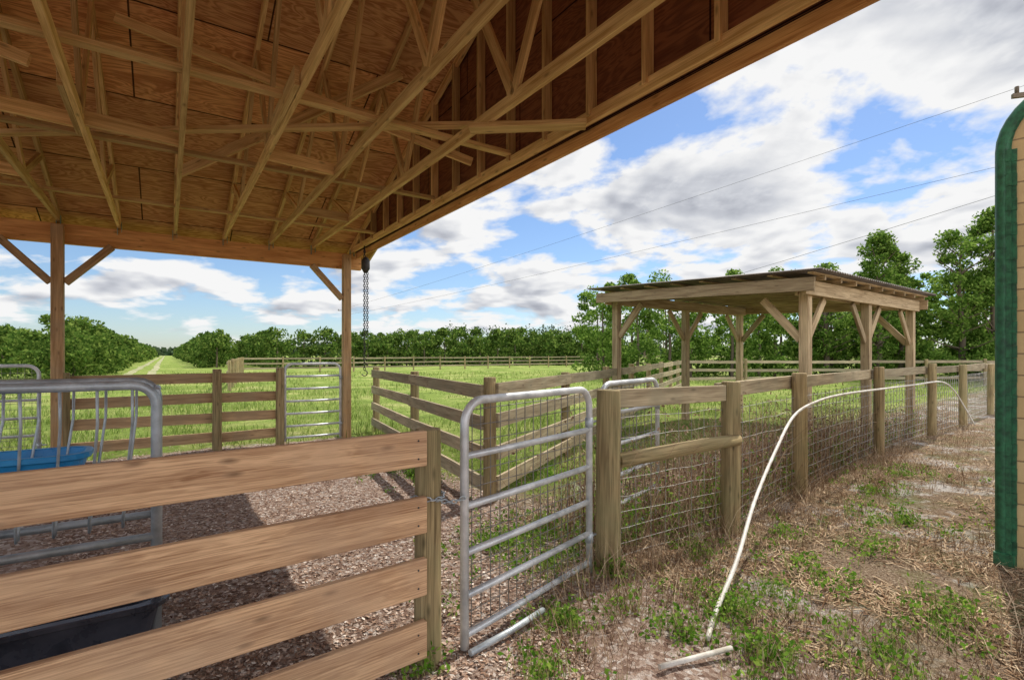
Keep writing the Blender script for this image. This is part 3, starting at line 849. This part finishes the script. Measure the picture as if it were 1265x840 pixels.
mesh_np("straw_litter",v,np.concatenate([b+np.array([[0,1,2]]),b+np.array([[0,2,3]])]),[M_straw])
n=16000
Yd=1.9+rng.uniform(0,1,n)**1.6*9; Xd=rng.uniform(-.25,1.1,n)*Yd
inb,field,dd,tt,ss=zones(Xd,Yd)
k=(dd<1.2)&(inb<.8)&(rng.uniform(0,1,n)<.35+np.clip(1-np.abs(dd)/1.2,0,1)); Xd=Xd[k];Yd=Yd[k]
zb=np.array([ground_z(x,y) for x,y in zip(Xd,Yd)])+.010
v,t=leaf_tris(np.stack([Xd,Yd,zb],1),.034,0,.6)
vv=v.reshape(-1,4,3); cz=vv[:,:,2].mean(1,keepdims=True); vv[:,:,2]=cz+(vv[:,:,2]-cz)*.4; mesh_np("dry_leaf_litter",vv.reshape(-1,3),t,[M_vine])
# dry weed clumps on the near side
G=[];GH=[]
for q in range(900):
    yy=2.2+random.random()**1.3*9; f=random.uniform(.05,1.0); xx=f*yy
    d_=-0.64*(xx-0.72)+0.77*(yy-3.89)
    if d_>0.1: continue
    if noise.noise(Vector((xx*.7,yy*.7,21)))<-.08 and d_<-.9: continue
    hh=random.uniform(.03,.15) if d_<-.7 else random.uniform(.08,.34)
    if random.random()<.12: hh*=1.7
    for k in range(24):
        G.append((xx+rng.normal()*.11,yy+rng.normal()*.11,ground_z(xx,yy)-.005)); GH.append(hh*rng.uniform(.5,1.4))
blades("dry_weed_clumps",np.array(G),np.array(GH),np.full(len(G),.004),[M_straw],1.4)
# chips
n=46000
Yd=2.0+rng.uniform(0,1,n)**1.5*8; Xd=rng.uniform(-1.0,.0,n)*Yd+.4
inb,field,dd,tt,ss=zones(Xd,Yd); k=(inb>.4)|(rng.uniform(0,1,n)<.2); Xd=Xd[k];Yd=Yd[k];n=len(Xd)
zb=np.array([ground_z(x,y) for x,y in zip(Xd,Yd)])+.006
v,t=leaf_tris(np.stack([Xd,Yd,zb],1),.034,0,.55); 
vv=v.reshape(-1,4,3); cz=vv[:,:,2].mean(1,keepdims=True); vv[:,:,2]=cz+(vv[:,:,2]-cz)*.35; mesh_np("wood_chip_litter",vv.reshape(-1,3),t,[M_chip])
def weeds(name,spots):
    out=[];G=[];GH=[]
    for (x,y,r,npl) in spots:
        for i in range(npl):
            a=rng.uniform(0,6.28); q=r*abs(rng.normal())*.7; px=x+math.cos(a)*q; py=y+math.sin(a)*q
            h=rng.uniform(.02,.14); nl=int(rng.integers(6,18)); gz_=ground_z(px,py)
            p=rng.normal(size=(nl,3))*np.array([.035,.035,.01]); p[:,2]+=rng.uniform(.2,1,nl)*h
            out.append(p+np.array([px,py,gz_]))
            for k in range(6): G.append((px+rng.normal()*.03,py+rng.normal()*.03,gz_)); GH.append(h*rng.uniform(.7,1.5))
    for i in range(130):
        j=random.choice((0,0,1,1,2,2,3)); f=random.random(); a_=FP[j]; b_=FP[j+1]
        px=a_[0]+(b_[0]-a_[0])*f-.64*.35*random.random()-.05; py=a_[1]+(b_[1]-a_[1])*f+.77*.35*random.random()+.05
        h=random.uniform(.15,.7); nl=int(18+30*h)
        p=rng.normal(size=(nl,3))*np.array([.05,.05,.02]); p[:,2]+=rng.uniform(0,1,nl)*h
        out.append(p+np.array([px,py,0.0]))
        for k in range(5): G.append((px+rng.normal()*.03,py+rng.normal()*.03,0)); GH.append(h*rng.uniform(.7,1.1))
    v,t=leaf_tris(np.concatenate(out),.034,.1,.55); mesh_np(name,v,t,[M_weed])
    blades("green_grass_tufts",np.array(G),np.array(GH),np.full(len(G),.004),[M_grass],.8)
weeds("broadleaf_weeds",[(1.33,3.17,.32,46),(1.32,2.7,.30,46),(.32,3.1,.22,30),(.15,2.55,.18,18),(1.0,2.95,.25,20),(.95,5.6,.7,80),(-.1,4.3,.45,90),(.35,4.7,.5,90),(-.6,3.4,.3,12),(.3,3.9,.3,44),
 (3.7,4.9,.5,60),(2.9,4.3,.5,24),(2.2,3.7,.5,26),(2.0,2.75,.5,44),(2.6,3.1,.5,34),(.72,3.75,.16,18),(-.45,2.6,.12,8),(1.7,5.1,.6,40),(-1.3,6.8,.6,60),(-1.9,8.0,.7,80),(.4,6.8,.9,100),(4.2,6.0,.6,34),(5.2,6.9,.6,34),(2.4,4.6,.4,14),(1.5,4.2,.4,22),(.8,3.3,.4,20),(1.7,3.4,.3,16)])

# ------------------------------------------------------------ world / light
az=math.atan2(.64,.77); el=math.radians(55)
w=bpy.data.worlds.new("World"); scene.world=w; w.use_nodes=True
N=w.node_tree.nodes; L=w.node_tree.links
for n_ in list(N): N.remove(n_)
out=N.new("ShaderNodeOutputWorld")
sky=N.new("ShaderNodeTexSky"); sky.sky_type='NISHITA'; sky.sun_disc=False; sky.sun_elevation=el; sky.sun_rotation=az
sky.air_density=1.0; sky.dust_density=0.4; sky.ozone_density=2.5
tint=mixc(N,L,1.0,sky.outputs[0],(.84,.93,1.06),'MULTIPLY')
bg1=N.new("ShaderNodeBackground"); bg1.inputs[1].default_value=.13; L.new(tint,bg1.inputs[0])
tc=N.new("ShaderNodeTexCoord"); sx=N.new("ShaderNodeSeparateXYZ"); L.new(tc.outputs["Generated"],sx.inputs[0])
zz=mathn(N,L,'ADD',mathn(N,L,'MAXIMUM',sx.outputs[2],0.0),.24)
px_=mathn(N,L,'DIVIDE',sx.outputs[0],zz); py_=mathn(N,L,'DIVIDE',sx.outputs[1],zz)
cb=N.new("ShaderNodeCombineXYZ"); L.new(px_,cb.inputs[0]); L.new(py_,cb.inputs[1])
def cloudn(off,sc,det):
    mp=N.new("ShaderNodeMapping"); mp.inputs["Location"].default_value=(off[0]+5.3,off[1]+2.2,.4); mp.inputs["Scale"].default_value=(sc,sc,1)
    L.new(cb.outputs[0],mp.inputs[0])
    n_=noise_tex(N,L,mp.outputs[0],2.1,det,.54,.1); n_.node.noise_dimensions='2D'
    return n_
d0=cloudn((0,0),1.0,6); d1=cloudn((.05,.09),.94,3)
bias=mathn(N,L,'ADD',mathn(N,L,'MULTIPLY',sx.outputs[0],.08),mathn(N,L,'MULTIPLY',maprange(N,L,sx.outputs[2],.1,.5),.045))
dens=mathn(N,L,'ADD',d0,bias)
mask=maprange(N,L,dens,.435,.53)
sh_=mathn(N,L,'MULTIPLY',mathn(N,L,'SUBTRACT',d0,d1),5.0)
thick=maprange(N,L,dens,.52,.72,0,.55)
lit=mathn(N,L,'SUBTRACT',mathn(N,L,'ADD',sh_,.95),thick,True)
cr_=ramp(N,[(0.0,(.40,.42,.48)),(.4,(.62,.64,.69)),(.9,(.93,.93,.93))]); L.new(lit,cr_.inputs[0])
cloud_fill=mathn(N,L,'ADD',maprange(N,L,sx.outputs[1],-.5,.0,2.8,1.0),maprange(N,L,sx.outputs[2],.6,.9,0,.8))  # clouds behind camera and overhead boosted out of view as added fill light
bg2=N.new("ShaderNodeBackground"); L.new(cloud_fill,bg2.inputs[1]); L.new(cr_.outputs[0],bg2.inputs[0])
hz=maprange(N,L,sx.outputs[2],.0,.05,0,1)
mk=mathn(N,L,'MULTIPLY',mask,hz)
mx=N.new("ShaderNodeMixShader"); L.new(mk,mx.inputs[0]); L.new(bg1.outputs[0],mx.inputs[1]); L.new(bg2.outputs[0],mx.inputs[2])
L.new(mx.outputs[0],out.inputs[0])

sd_=Vector((math.sin(az)*math.cos(el),math.cos(az)*math.cos(el),math.sin(el)))
sl=bpy.data.lights.new("sun",'SUN'); sl.energy=4.2; sl.angle=math.radians(.5); sl.color=(1,.94,.83)
so=bpy.data.objects.new("sun",sl); COL.objects.link(so); so.rotation_euler=sd_.to_track_quat('Z','Y').to_euler()

cam=bpy.data.cameras.new("camera"); cam.sensor_width=36; cam.lens=640/1265*36; cam.shift_y=17/1265; cam.clip_start=.05; cam.clip_end=6000
co=bpy.data.objects.new("camera",cam); COL.objects.link(co); co.location=(0,0,1.6); co.rotation_euler=(math.radians(90),0,0)
scene.camera=co
scene.view_settings.view_transform='Standard'; scene.view_settings.look='None'; scene.view_settings.exposure=0
